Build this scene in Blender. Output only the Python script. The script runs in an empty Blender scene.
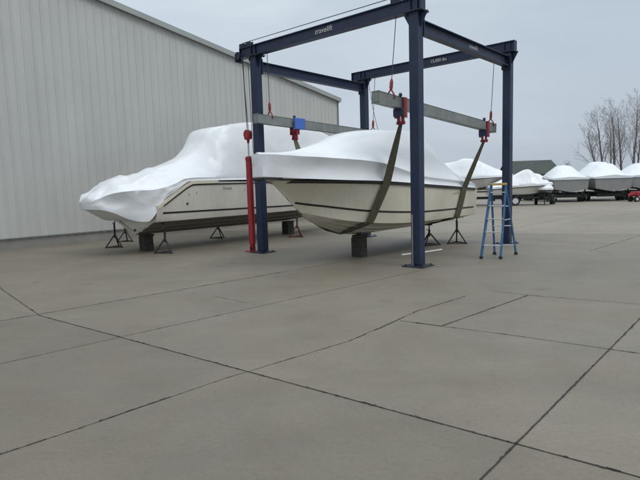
import bpy, bmesh, math, random
from mathutils import Vector, Matrix, noise

random.seed(7)
S = bpy.context.scene
COL = S.collection
PI = math.pi

# ------------------------------------------------------------------ frame of the yard
YAW = 0.722                       # heading of the lift, the boats and the warehouse wall
E1 = Vector((math.sin(YAW), math.cos(YAW), 0))
E2 = Vector((-math.cos(YAW), math.sin(YAW), 0))
A0 = Vector((2.068, 11.051, 0))   # foot of the nearest lift post
RZ = PI / 2 - YAW
LW, LL = 4.83, 4.77               # lift: across, along


def yard(a, o, z=0.0):
    return A0 + E1 * a + E2 * o + Vector((0, 0, z))


# ------------------------------------------------------------------ node materials
def new_mat(name):
    m = bpy.data.materials.new(name)
    m.use_nodes = True
    nt = m.node_tree
    b = nt.nodes['Principled BSDF']
    return m, nt, b


def noise_node(nt, scale, detail=6, rough=.6, vec=None, dist=0.0):
    n = nt.nodes.new('ShaderNodeTexNoise')
    n.inputs['Scale'].default_value = scale
    n.inputs['Detail'].default_value = detail
    n.inputs['Roughness'].default_value = rough
    n.inputs['Distortion'].default_value = dist
    if vec is not None:
        nt.links.new(vec, n.inputs['Vector'])
    return n


def ramp(nt, fac, stops):
    r = nt.nodes.new('ShaderNodeValToRGB')
    e = r.color_ramp.elements
    while len(e) < len(stops):
        e.new(.5)
    for k, (p, c) in enumerate(stops):
        e[k].position = p
        e[k].color = (c, c, c, 1) if not isinstance(c, tuple) else (*c, 1)
    nt.links.new(fac, r.inputs['Fac'])
    return r


def mixc(nt, mode, fac, a, b):
    m = nt.nodes.new('ShaderNodeMix')
    m.data_type = 'RGBA'
    m.blend_type = mode
    for sock, v in ((m.inputs[0], fac), (m.inputs[6], a), (m.inputs[7], b)):
        if hasattr(v, 'is_output'):
            nt.links.new(v, sock)
        elif isinstance(v, tuple):
            sock.default_value = (*v, 1)
        else:
            sock.default_value = v
    return m.outputs[2]


def bump(nt, b, height, strength=.3, dist=.02):
    n = nt.nodes.new('ShaderNodeBump')
    n.inputs['Strength'].default_value = strength
    n.inputs['Distance'].default_value = dist
    nt.links.new(height, n.inputs['Height'])
    nt.links.new(n.outputs[0], b.inputs['Normal'])


def simple(name, col, rough=.5, metal=0.0, var=.25, scale=6.0, coat=0.0, bmp=0.0):
    """a painted or worn surface: base colour with blotchy wear"""
    m, nt, b = new_mat(name)
    tc = nt.nodes.new('ShaderNodeTexCoord')
    n = noise_node(nt, scale, 8, .65, tc.outputs['Object'])
    lo = tuple(c * (1 - var) for c in col)
    hi = tuple(min(1, c * (1 + var * .6)) for c in col)
    r = ramp(nt, n.outputs['Fac'], [(.3, lo), (.7, hi)])
    nt.links.new(r.outputs[0], b.inputs['Base Color'])
    n2 = noise_node(nt, scale * 4, 4, .6, tc.outputs['Object'])
    rr = ramp(nt, n2.outputs['Fac'], [(.3, max(.05, rough - .12)), (.7, min(1, rough + .12))])
    nt.links.new(rr.outputs[0], b.inputs['Roughness'])
    b.inputs['Metallic'].default_value = metal
    b.inputs['Coat Weight'].default_value = coat
    if bmp:
        bump(nt, b, n2.outputs['Fac'], bmp, .01)
    return m


M = {}
M['blue_steel'] = simple('blue painted steel', (.0085, .019, .056), .48, 0, .3, 5)
M['dark_steel'] = simple('dark steel plate', (.02, .026, .045), .5, .2, .3, 9)
M['galv'] = simple('grey painted bar', (.215, .23, .222), .5, .1, .3, 3)
M['red'] = simple('red painted steel', (.31, .018, .03), .42, 0, .3, 8)
M['red_dull'] = simple('worn red paint', (.24, .025, .024), .5, 0, .4, 14)
M['blue_box'] = simple('bright blue plastic', (.06, .14, .46), .45, 0, .15, 6)
M['cable'] = simple('wire rope', (.07, .07, .075), .5, .6, .3, 40)
M['strap'] = simple('olive webbing', (.085, .079, .052), .85, 0, .35, 10, 0, .2)
M['black'] = simple('black rubber', (.012, .012, .013), .6, 0, .3, 10)
M['stripe'] = simple('dark stripe', (.022, .02, .021), .35, 0, .2, 10)
M['stand'] = simple('dark stand steel', (.018, .018, .018), .55, .2, .5, 12)
M['stand_red'] = simple('rusty red stand steel', (.10, .03, .02), .6, .1, .5, 12)
M['timber'] = simple('dark weathered timber', (.05, .045, .039), .85, 0, .5, 7, 0, .4)
M['alu'] = simple('aluminium', (.55, .56, .57), .38, .7, .1, 12)
M['ladder_blue'] = simple('blue fibreglass', (.045, .13, .27), .5, 0, .2, 12)
M['yellow'] = simple('yellow plastic', (.5, .35, .09), .5, 0, .15, 10)
M['white_paint'] = simple('white paint', (.62, .62, .6), .5, 0, .15, 10)
M['grey_letter'] = simple('grey lettering', (.2, .2, .2), .5, 0, .1, 10)
M['bark'] = simple('bare bark', (.125, .112, .104), .9, 0, .3, 3)
M['twig'] = simple('bare twigs', (.29, .275, .27), .9, 0, .25, 3)
M['roof_dark'] = simple('dark grey green shingles', (.052, .066, .06), .85, 0, .25, 2.5, 0, .3)
M['dark_wall'] = simple('dark stained siding', (.035, .036, .036), .8, 0, .3, 1)
M['scrub'] = simple('dry scrub', (.085, .078, .062), .95, 0, .5, .8)
M['wheel_white'] = simple('white wheel rim', (.6, .6, .6), .4, .1, .1, 9)
M['trim'] = simple('pale trim metal', (.33, .35, .335), .45, .1, .1, 1.5)
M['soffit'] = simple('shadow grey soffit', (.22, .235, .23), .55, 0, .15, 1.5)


def gelcoat(name, top, low, zsplit):
    m, nt, b = new_mat(name)
    tc = nt.nodes.new('ShaderNodeTexCoord')
    n = noise_node(nt, 1.6, 6, .6, tc.outputs['Object'])
    mp = nt.nodes.new('ShaderNodeMapping')
    mp.inputs['Scale'].default_value = (7, 7, .5)
    nt.links.new(tc.outputs['Object'], mp.inputs[0])
    st = noise_node(nt, 2.0, 5, .7, mp.outputs[0])
    r = ramp(nt, n.outputs['Fac'], [(.3, tuple(c * .9 for c in top)), (.7, top)])
    r2 = ramp(nt, st.outputs['Fac'], [(.35, .84), (.62, 1.0)])
    c = mixc(nt, 'MULTIPLY', .45, r.outputs[0], r2.outputs[0])
    nt.links.new(c, b.inputs['Base Color'])
    b.inputs['Roughness'].default_value = .22
    b.inputs['Coat Weight'].default_value = .5
    m2, nt2, b2 = new_mat(name + ' bottom')
    tc2 = nt2.nodes.new('ShaderNodeTexCoord')
    mp2 = nt2.nodes.new('ShaderNodeMapping')
    mp2.inputs['Scale'].default_value = (.7, 3, 9)
    nt2.links.new(tc2.outputs['Object'], mp2.inputs[0])
    n2 = noise_node(nt2, 1.5, 8, .65, mp2.outputs[0])
    r3 = ramp(nt2, n2.outputs['Fac'], [(.3, tuple(c * .72 for c in low)), (.7, low)])
    nt2.links.new(r3.outputs[0], b2.inputs['Base Color'])
    b2.inputs['Roughness'].default_value = .55
    return m, m2


M['gel'], M['gel_low'] = gelcoat('off white gelcoat', (.66, .62, .51), (.58, .545, .445), .9)
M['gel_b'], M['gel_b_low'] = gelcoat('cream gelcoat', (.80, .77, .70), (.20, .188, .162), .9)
M['gel_grey'], M['gel_grey_low'] = gelcoat('grey gelcoat', (.27, .27, .265), (.15, .15, .145), .9)
M['gel_tan'], M['gel_tan_low'] = gelcoat('stone gelcoat', (.50, .48, .44), (.30, .29, .27), .9)


def wrap_mat(name, col):
    m, nt, b = new_mat(name)
    tc = nt.nodes.new('ShaderNodeTexCoord')
    mp = nt.nodes.new('ShaderNodeMapping')
    mp.inputs['Rotation'].default_value = (.5, .3, .6)
    mp.inputs['Scale'].default_value = (.8, 2.6, 1.4)
    nt.links.new(tc.outputs['Object'], mp.inputs[0])
    n = noise_node(nt, 1.3, 3, .45, mp.outputs[0], .3)
    n2 = noise_node(nt, 9, 4, .6, tc.outputs['Object'], .5)
    add = nt.nodes.new('ShaderNodeMath')
    add.operation = 'MULTIPLY_ADD'
    nt.links.new(n2.outputs['Fac'], add.inputs[0])
    add.inputs[1].default_value = .12
    nt.links.new(n.outputs['Fac'], add.inputs[2])
    bump(nt, b, add.outputs[0], .26, .09)
    n3 = noise_node(nt, .9, 4, .6, tc.outputs['Object'])
    r = ramp(nt, n3.outputs['Fac'], [(.3, tuple(c * .95 for c in col)), (.7, col)])
    nt.links.new(r.outputs[0], b.inputs['Base Color'])
    b.inputs['Roughness'].default_value = .3
    b.inputs['Specular IOR Level'].default_value = .5
    return m


M['wrap'] = wrap_mat('white shrink wrap film', (.755, .78, .81))


def siding_mat():
    m, nt, b = new_mat('pale grey steel siding')
    tc = nt.nodes.new('ShaderNodeTexCoord')
    mp = nt.nodes.new('ShaderNodeMapping')
    mp.inputs['Scale'].default_value = (1.5, 1, .12)
    nt.links.new(tc.outputs['Object'], mp.inputs[0])
    n = noise_node(nt, 1.3, 6, .6, mp.outputs[0])
    r = ramp(nt, n.outputs['Fac'], [(.3, (.445, .45, .433)), (.7, (.495, .50, .482))])
    n2 = noise_node(nt, .5, 4, .6, tc.outputs['Object'])
    r2 = ramp(nt, n2.outputs['Fac'], [(.3, .93), (.7, 1.0)])
    nt.links.new(mixc(nt, 'MULTIPLY', 1.0, r.outputs[0], r2.outputs[0]), b.inputs['Base Color'])
    b.inputs['Roughness'].default_value = .5
    n3 = noise_node(nt, .8, 3, .5, tc.outputs['Object'])
    bump(nt, b, n3.outputs['Fac'], .12, .05)
    return m


M['siding'] = siding_mat()


def concrete(name, col, stain=.5, scale=1.0):
    m, nt, b = new_mat(name)
    g = nt.nodes.new('ShaderNodeNewGeometry')
    P = g.outputs['Position']
    big = noise_node(nt, .16 * scale, 5, .6, P, .4)
    mid = noise_node(nt, .85 * scale, 7, .68, P, .6)
    fine = noise_node(nt, 28 * scale, 8, .75, P)
    grit = noise_node(nt, 160 * scale, 3, .7, P)
    # swept streaks across the slabs
    mp = nt.nodes.new('ShaderNodeMapping')
    mp.inputs['Rotation'].default_value = (0, 0, -RZ)
    mp.inputs['Scale'].default_value = (.35, 2.2, 1)
    nt.links.new(P, mp.inputs[0])
    streak = noise_node(nt, 1.1, 6, .65, mp.outputs[0])
    r1 = ramp(nt, big.outputs['Fac'], [(.32, tuple(c * .86 for c in col)), (.68, tuple(c * 1.08 for c in col))])
    r2 = ramp(nt, mid.outputs['Fac'], [(.28, (.84, .83, .80)), (.5, (.97, .97, .96)), (.7, (1.07, 1.065, 1.05))])
    r3 = ramp(nt, fine.outputs['Fac'], [(.28, .78), (.72, 1.16)])
    r4 = ramp(nt, streak.outputs['Fac'], [(.33, .94), (.65, 1.03)])
    r5 = ramp(nt, grit.outputs['Fac'], [(.3, .88), (.7, 1.08)])
    c = mixc(nt, 'MULTIPLY', 1.0, r1.outputs[0], r2.outputs[0])
    c = mixc(nt, 'MULTIPLY', .8, c, r3.outputs[0])
    c = mixc(nt, 'MULTIPLY', 1.0, c, r4.outputs[0])
    c = mixc(nt, 'MULTIPLY', .7, c, r5.outputs[0])
    if name.startswith('yard'):
        # separate pours: each side of the main joints has its own grey; foreground also darkened in colour for weaker grazing sheen
        for (px, py), (dx, dy), lo in (((-4.1, 7.5), (-.791, .611), .89), ((1.3, 3.39), (.661, .751), .93), ((-4.1, 7.62), (.721, .693), 1.06), ((-.7, 7.9), (.724, .69), .96), ((8.3, 16.8), (.915, -.40), 1.28)):
            dt = nt.nodes.new('ShaderNodeVectorMath')
            dt.operation = 'DOT_PRODUCT'
            nt.links.new(P, dt.inputs[0])
            dt.inputs[1].default_value = (-dy, dx, 0)
            gt = nt.nodes.new('ShaderNodeMath')
            gt.operation = 'GREATER_THAN'
            nt.links.new(dt.outputs['Value'], gt.inputs[0])
            gt.inputs[1].default_value = -dy * px + dx * py
            c = mixc(nt, 'MULTIPLY', gt.outputs[0], c, (lo, lo, lo))
    # rusty brown and pale scuffed areas
    hue = noise_node(nt, .55 * scale, 6, .7, P, 1.2)
    rh = ramp(nt, hue.outputs['Fac'], [(.36, (1.0, .97, .90)), (.5, (1.0, 1.0, 1.0)), (.66, (.97, .985, 1.0))])
    c = mixc(nt, 'MULTIPLY', .9, c, rh.outputs[0])
    sp = nt.nodes.new('ShaderNodeTexVoronoi')
    sp.inputs['Scale'].default_value = 11 * scale
    nt.links.new(P, sp.inputs['Vector'])
    pk = nt.nodes.new('ShaderNodeMath')
    pk.operation = 'MULTIPLY_ADD'
    nt.links.new(sp.outputs['Color'], pk.inputs[0])
    pk.inputs[1].default_value = .9
    nt.links.new(sp.outputs['Distance'], pk.inputs[2])
    rs = ramp(nt, pk.outputs[0], [(.12, .62), (.24, 1.0)])
    c = mixc(nt, 'MULTIPLY', .8, c, rs.outputs[0])
    pit = noise_node(nt, 9 * scale, 7, .8, P)
    rp = ramp(nt, pit.outputs['Fac'], [(.30, .80), (.42, .98), (.6, 1.0), (.72, 1.10)])
    c = mixc(nt, 'MULTIPLY', .9, c, rp.outputs[0])
    # scattered dark spots and oil drips
    v = nt.nodes.new('ShaderNodeTexVoronoi')
    v.inputs['Scale'].default_value = .75 * scale
    nt.links.new(P, v.inputs['Vector'])
    wob = noise_node(nt, 6, 4, .6, P)
    ad = nt.nodes.new('ShaderNodeMath')
    ad.operation = 'MULTIPLY_ADD'
    nt.links.new(wob.outputs['Fac'], ad.inputs[0])
    ad.inputs[1].default_value = .22
    nt.links.new(v.outputs['Distance'], ad.inputs[2])
    r6 = ramp(nt, ad.outputs[0], [(.13, 1 - stain), (.24, 1.0)])
    c = mixc(nt, 'MULTIPLY', .55, c, r6.outputs[0])
    nt.links.new(c, b.inputs['Base Color'])
    b.inputs['Roughness'].default_value = .62
    b.inputs['Specular IOR Level'].default_value = .55
    bump(nt, b, fine.outputs['Fac'], .25, .008)
    return m


M['concrete'] = concrete('yard concrete', (.200, .177, .142), .4)
M['foundation'] = concrete('foundation concrete', (.25, .245, .235), .5, 2.0)
M['joint'] = simple('dirt filled joint', (.034, .031, .026), .95, 0, .4, 5)
M['joint_faint'] = simple('faint dirt filled joint', (.085, .078, .065), .95, 0, .35, 3)


# ------------------------------------------------------------------ mesh helpers
def mesh_obj(name, bm, mat, parent=None, smooth=False, smooth_angle=None):
    me = bpy.data.meshes.new(name)
    bm.normal_update()
    bm.to_mesh(me)
    bm.free()
    for m in (mat if isinstance(mat, (list, tuple)) else [mat]):
        me.materials.append(m)
    if smooth:
        for p in me.polygons:
            p.use_smooth = True
    if smooth_angle is not None:
        me.set_sharp_from_angle(angle=math.radians(smooth_angle))
    o = bpy.data.objects.new(name, me)
    COL.objects.link(o)
    if parent is not None:
        o.parent = parent
    return o


def tag(o, label, cat, group=None):
    o['label'] = label
    o['category'] = cat
    if group:
        o['group'] = group
    return o


def thing(name, label, cat, loc, rz=RZ, group=None):
    o = bpy.data.objects.new(name, None)
    o.empty_display_size = .2
    COL.objects.link(o)
    o.location = loc
    o.rotation_euler = (0, 0, rz)
    return tag(o, label, cat, group)


def box(bm, c, s, R=None, bev=0.0):
    """box centred at c with full sizes s; R optional rotation matrix"""
    r = bmesh.ops.create_cube(bm, size=1.0)
    vs = r['verts']
    for v in vs:
        v.co = Vector((v.co.x * s[0], v.co.y * s[1], v.co.z * s[2]))
        if R is not None:
            v.co = R @ v.co
        v.co += Vector(c)
    if bev:
        es = list({e for v in vs for e in v.link_edges})
        bmesh.ops.bevel(bm, geom=es, offset=bev, segments=2, affect='EDGES', profile=.6)


def basis(d, up=Vector((0, 0, 1))):
    d = d.normalized()
    if abs(d.dot(up)) > .98:
        up = Vector((1, 0, 0))
    s = d.cross(up).normalized()
    u = s.cross(d).normalized()
    return s, u


def beam_bar(bm, p, q, w, h, bev=0.0):
    """rectangular bar from p to q"""
    p, q = Vector(p), Vector(q)
    d = (q - p)
    s, u = basis(d)
    R = Matrix((d.normalized(), s, u)).transposed()
    box(bm, (p + q) / 2, (d.length, w, h), R, bev)


def tube(bm, pts, rad, n=8, cap=True):
    pts = [Vector(p) for p in pts]
    rads = rad if isinstance(rad, (list, tuple)) else [rad] * len(pts)
    rings = []
    for i, p in enumerate(pts):
        d = (pts[min(i + 1, len(pts) - 1)] - pts[max(i - 1, 0)])
        s, u = basis(d)
        rings.append([bm.verts.new(p + (s * math.cos(2 * PI * k / n) + u * math.sin(2 * PI * k / n)) * rads[i]) for k in range(n)])
    for a, b in zip(rings, rings[1:]):
        for k in range(n):
            bm.faces.new((a[k], a[(k + 1) % n], b[(k + 1) % n], b[k]))
    if cap and n > 2:
        bm.faces.new(rings[0][::-1])
        bm.faces.new(rings[-1])


def disc(bm, c, axis, r, t, n=20):
    c, axis = Vector(c), Vector(axis).normalized()
    tube(bm, [c - axis * t / 2, c + axis * t / 2], r, n)


def ibeam(bm, p, q, w, h, tf=.02, tw=.016):
    p, q = Vector(p), Vector(q)
    d = (q - p)
    s, u = basis(d)
    R = Matrix((d.normalized(), s, u)).transposed()
    c = (p + q) / 2
    L = d.length
    box(bm, c + u * (h / 2 - tf / 2), (L, w, tf), R)
    box(bm, c - u * (h / 2 - tf / 2), (L, w, tf), R)
    box(bm, c, (L - .002, tw, h - 2 * tf), R)


def prism(bm, poly, axis_vec):
    """extrude a planar polygon along axis_vec"""
    a = [bm.verts.new(Vector(p)) for p in poly]
    b = [bm.verts.new(Vector(p) + Vector(axis_vec)) for p in poly]
    n = len(a)
    bm.faces.new(a[::-1])
    bm.faces.new(b)
    for i in range(n):
        bm.faces.new((a[i], a[(i + 1) % n], b[(i + 1) % n], b[i]))
    bmesh.ops.recalc_face_normals(bm, faces=bm.faces[:])


def interp(tab, x):
    if x <= tab[0][0]:
        return tab[0][1]
    for (x0, y0), (x1, y1) in zip(tab, tab[1:]):
        if x <= x1:
            t = (x - x0) / (x1 - x0)
            return y0 + (y1 - y0) * t
    return tab[-1][1]


def smooth_tab(tab):
    """monotone-ish cubic resampling so lofts have no kinks"""
    out = []
    n = len(tab)
    for i in range(n - 1):
        p0 = tab[max(i - 1, 0)]
        p1, p2 = tab[i], tab[i + 1]
        p3 = tab[min(i + 2, n - 1)]
        h = p2[0] - p1[0]
        d = (p2[1] - p1[1]) / h
        m1 = (p2[1] - p0[1]) / (p2[0] - p0[0]) if i > 0 else d
        m2 = (p3[1] - p1[1]) / (p3[0] - p1[0]) if i < n - 2 else d
        if abs(d) < 1e-9:
            m1 = m2 = 0
        else:
            m1 = max(min(m1 / d, 3), 0) * d
            m2 = max(min(m2 / d, 3), 0) * d
        for k in range(8):
            t = k / 8
            t2, t3 = t * t, t ** 3
            out.append((p1[0] + h * t, (2 * t3 - 3 * t2 + 1) * p1[1] + (t3 - 2 * t2 + t) * h * m1 + (-2 * t3 + 3 * t2) * p2[1] + (t3 - t2) * h * m2))
    out.append(tab[-1])
    return out


def text_mesh(name, body, size, mat, parent, loc, R, extrude=.002, shear=0.0):
    cu = bpy.data.curves.new('lettering', 'FONT')
    cu.body = body
    cu.size = size
    cu.extrude = extrude
    cu.shear = shear
    cu.align_x = 'CENTER'
    cu.align_y = 'CENTER'
    t = bpy.data.objects.new('lettering', cu)
    COL.objects.link(t)
    bpy.context.view_layer.update()
    me = bpy.data.meshes.new_from_object(t.evaluated_get(bpy.context.evaluated_depsgraph_get()))
    bpy.data.objects.remove(t)
    me.transform(R.to_4x4())
    me.transform(Matrix.Translation(Vector(loc)))
    me.materials.clear()
    me.materials.append(mat)
    o = bpy.data.objects.new(name, me)
    COL.objects.link(o)
    o.parent = parent
    return o


# ------------------------------------------------------------------ camera
F, PITCH, ROLL, HC = 526.47, .102, .029, 1.75
cam = bpy.data.cameras.new('camera')
cam.sensor_fit = 'HORIZONTAL'
cam.sensor_width = 36
cam.lens = F / 640 * 36
cam.clip_end = 4000
cam.clip_start = .05
camo = bpy.data.objects.new('camera', cam)
COL.objects.link(camo)
fw = Vector((0, math.cos(PITCH), -math.sin(PITCH)))
R0 = Vector((1, 0, 0))
U0 = R0.cross(fw)
rt = R0 * math.cos(ROLL) - U0 * math.sin(ROLL)
up = R0 * math.sin(ROLL) + U0 * math.cos(ROLL)
mw = Matrix((rt, up, -fw)).transposed().to_4x4()
mw.translation = Vector((0, 0, HC))
camo.matrix_world = mw
S.camera = camo

# ------------------------------------------------------------------ light
SUN_EL, SUN_AZ = math.radians(52), math.radians(128)     # azimuth from +Y towards +X
w = bpy.data.worlds.new('World')
S.world = w
w.use_nodes = True
nt = w.node_tree
bg = nt.nodes['Background']
sky = nt.nodes.new('ShaderNodeTexSky')
sky.sky_type = 'NISHITA'
sky.sun_disc = False
sky.sun_elevation = SUN_EL
sky.sun_rotation = SUN_AZ
sky.air_density = 1.0
sky.dust_density = 2.0
tc = nt.nodes.new('ShaderNodeTexCoord')
mp = nt.nodes.new('ShaderNodeMapping')
mp.inputs['Scale'].default_value = (1, 1, 3.2)
mp.inputs['Rotation'].default_value = (.1, .05, .4)
nt.links.new(tc.outputs['Generated'], mp.inputs[0])
n1 = noise_node(nt, 1.7, 6, .52, mp.outputs[0], .5)
sep = nt.nodes.new('ShaderNodeSeparateXYZ')
nt.links.new(tc.outputs['Generated'], sep.inputs[0])
grad = ramp(nt, sep.outputs['Z'], [(0.0, (5.35, 5.75, 6.5)), (.12, (5.7, 6.15, 6.85)), (.35, (6.5, 7.15, 7.8)), (1.0, (15.5, 15.9, 16.2))])
cl = ramp(nt, n1.outputs['Fac'], [(.3, (.86, .87, .905)), (.5, (.98, .985, .99)), (.68, (1.09, 1.085, 1.07))])
cloud = mixc(nt, 'MULTIPLY', 1.0, grad.outputs[0], cl.outputs[0])
xr = nt.nodes.new('ShaderNodeMapRange')
nt.links.new(sep.outputs['X'], xr.inputs['Value'])
xr.inputs['From Min'].default_value = -.7
xr.inputs['From Max'].default_value = .7
side = ramp(nt, xr.outputs[0], [(.15, (1.07, 1.10, 1.10)), (.8, (.87, .92, .95))])
cloud = mixc(nt, 'MULTIPLY', 1.0, cloud, side.outputs[0])
nt.links.new(mixc(nt, 'MIX', .93, sky.outputs[0], cloud), bg.inputs['Color'])
bg.inputs['Strength'].default_value = .1

sun = bpy.data.lights.new('sun', 'SUN')
sun.energy = 1.0
sun.angle = math.radians(25)
sun.color = (1, .96, .9)
suno = bpy.data.objects.new('sun', sun)
COL.objects.link(suno)
sd = Vector((math.sin(SUN_AZ) * math.cos(SUN_EL), math.cos(SUN_AZ) * math.cos(SUN_EL), math.sin(SUN_EL)))
suno.rotation_euler = (-sd).to_track_quat('-Z', 'Y').to_euler()
S.view_settings.view_transform = 'Standard'
S.view_settings.look = 'None'
S.view_settings.exposure = 0
S.view_settings.gamma = 1
S.view_settings.use_curve_mapping = False

# ------------------------------------------------------------------ ground
bm = bmesh.new()
g = 1500
vs = [bm.verts.new((x, y, 0)) for x, y in ((-g, -g), (g, -g), (g, g), (-g, g))]
bm.faces.new(vs)
o = mesh_obj('ground', bm, M['concrete'])
o['kind'] = 'structure'


def crack(bm, pts, wid, keep=1.0, seed=0, z=.004, step=.03, jit=.012):
    """a worn joint: a thin groove with gaps, and ragged chips and dirt of all sizes beside it"""
    rnd = random.Random(seed)
    pts = [Vector((*p, 0)) for p in pts]
    for p, q in zip(pts, pts[1:]):
        d = q - p
        n = max(2, int(d.length / step))
        s = Vector((-d.y, d.x, 0)).normalized()
        t = d.normalized()
        prev = None
        for i in range(n + 1):
            c = p + d * i / n
            w1 = noise.noise(c * 9 + Vector((seed, 0, 0)))
            nv = noise.noise(c * 1.3 + Vector((0, seed * 3.1, 0))) * .5 + .5
            n2 = noise.noise(c * 4.5 + Vector((0, seed * 1.1, 5))) * .5 + .5
            c = c + s * w1 * .0035
            on = (nv * .6 + n2 * .4 if keep > .7 else nv * .3 + n2 * .7) < (keep if keep > .7 else keep - .06)
            wd = wid * (.16 + .30 * n2 + .12 * rnd.random())
            up_ = Vector((0, 0, z))
            ring = (bm.verts.new(c + s * wd * (.4 + .2 * rnd.random()) + up_), bm.verts.new(c - s * wd * (.4 + .2 * rnd.random()) + up_)) if on else None
            if ring and prev:
                bm.faces.new((prev[0], prev[1], ring[1], ring[0]))
            prev = ring
            # chips
            if on and rnd.random() < .16 + .85 * max(0, n2 - .42) * 2:
                r = wid * rnd.uniform(.15, .5) * (.5 + n2)
                cc = c + s * rnd.gauss(0, wid * .13) + Vector((0, 0, z + .002 + .003 * rnd.random()))
                k = rnd.randint(5, 7)
                el = rnd.uniform(1.6, 4.5)
                a0 = rnd.uniform(0, 6.28)
                vs_ = []
                for m in range(k):
                    an = a0 + 2 * PI * m / k
                    rr = r * rnd.uniform(.55, 1.1)
                    vs_.append(bm.verts.new(cc + t * math.cos(an) * rr * el * .6 + s * math.sin(an) * rr * .6))
                bm.faces.new(vs_)


bm = bmesh.new()
crack(bm, [(-6.6, 10.6), (-6.0, 9.75), (-4.1, 7.5)], .03, .80, 1)
crack(bm, [(-4.1, 7.5), (3.2, 1.86)], .032, .92, 2)
crack(bm, [(-.3, 1.57), (5.2, 7.82)], .034, .97, 4)
crack(bm, [(-2.9, 2.75), (-1.9, 3.72), (-.93, 4.72)], .034, .58, 5)
crack(bm, [(-.93, 4.72), (.3, 5.8)], .022, .46, 15)
crack(bm, [(.3, 5.8), (.75, 6.35), (1.3, 7.1), (2.2, 7.95)], .034, .62, 6)
crack(bm, [(1.45, 6.3), (2.2, 7.0), (3.15, 7.9)], .036, .93, 7)
crack(bm, [(1.0, 6.62), (1.45, 6.3)], .036, .9, 8)
crack(bm, [(-2.45, 3.2), (-2.38, 3.55), (-2.6, 3.78)], .02, .8, 10)
o = mesh_obj('pavement_joint', bm, M['joint'])
o['kind'] = 'structure'
bm = bmesh.new()
crack(bm, [(-6.2, 5.6), (.0, 11.56)], .036, .97, 3)
crack(bm, [(-4.4, 4.37), (2.6, 11.04)], .024, .82, 21)
crack(bm, [(-2.9, 2.75), (-1.9, 3.72), (-.93, 4.72), (.3, 5.8), (1.3, 7.1), (2.2, 7.95)], .022, .9, 33, .0028)
crack(bm, [(-2.5, 9.1), (-1.7, 8.45), (-1.0, 7.8)], .02, .6, 22)
crack(bm, [(1.2, 6.48), (2.2, 5.8), (3.2, 5.05), (4.6, 4.0)], .026, .85, 23)
crack(bm, [(2.7, 8.35), (3.15, 7.9), (4.2, 7.25), (6.5, 5.7)], .026, .72, 24)
crack(bm, [(2.9, 9.6), (4.6, 8.6)], .02, .5, 29)
crack(bm, [(0., 11.6), (3.2, 14.9), (9, 21.3), (18, 31)], .03, .7, 25)
crack(bm, [(6.5, 12.6), (9.5, 15.6), (16, 22.7)], .03, .7, 26)
crack(bm, [(5.2, 15.9), (9.0, 13.0), (13.5, 9.5)], .03, .7, 27)
crack(bm, [(8.4, 21.2), (14, 17), (20, 12.5)], .035, .7, 28)
crack(bm, [(3.0, 19), (5.2, 15.9)], .03, .5, 30)
crack(bm, [(12, 27), (20, 21), (28, 15)], .04, .8, 31)
o = mesh_obj('faint_pavement_joint', bm, M['joint_faint'])
o['kind'] = 'structure'


# ------------------------------------------------------------------ warehouse
WALL_O = 12.93
RA, ROOF_Z0, SLOPE = 13.3, 6.42, .163       # eave corner (along), eave height, roof pitch
RIDGE_A = -7.0
FH = .375
wh = thing('warehouse', 'pale grey ribbed steel warehouse with a sloping gable roofline behind the wrapped boats', 'building', yard(0, WALL_O))


def roof_z(a):
    return ROOF_Z0 + (RA - max(a, 2 * RIDGE_A - a)) * SLOPE if a > RIDGE_A else ROOF_Z0 + (a - (2 * RIDGE_A - RA)) * SLOPE


bm = bmesh.new()
prof = []
PITCH_R = .305
a = 2 * RIDGE_A - RA
while a < RA:
    prof += [(a, 0.0), (a + .205, 0.0), (a + .226, -.023), (a + .264, -.023), (a + .285, 0.0)]
    # stiffening swage between ribs
    a += PITCH_R
prof = [p for p in prof if p[0] <= RA] + [(RA, 0.0)]
prev = None
for a, d in prof:
    c = (bm.verts.new((a, d, FH - .03)), bm.verts.new((a, d, roof_z(a) - .02)))
    if prev:
        bm.faces.new((prev[0], c[0], c[1], prev[1]))
    prev = c
mesh_obj('gable_wall', bm, M['siding'], wh)
bm = bmesh.new()
WL = 2 * (RA - RIDGE_A)
box(bm, (RIDGE_A, .17, FH / 2 - .15), (WL, .30, FH + .3))
mesh_obj('foundation', bm, M['foundation'], wh)
bm = bmesh.new()
box(bm, (RIDGE_A, -.045, FH - .02), (WL - .1, .02, .03))
mesh_obj('base_trim', bm, M['soffit'], wh)
bm = bmesh.new()
box(bm, (RA - .015, .04 + 20, (ROOF_Z0 + FH) / 2), (.03, 40, ROOF_Z0 - FH - .1))
mesh_obj('side_wall', bm, M['siding'], wh)
bm = bmesh.new()
box(bm, (RA + .012, -.02, (ROOF_Z0 + FH) / 2), (.03, .14, ROOF_Z0 - FH - .05))
mesh_obj('corner_trim', bm, M['trim'], wh)
OV = .14
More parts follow.
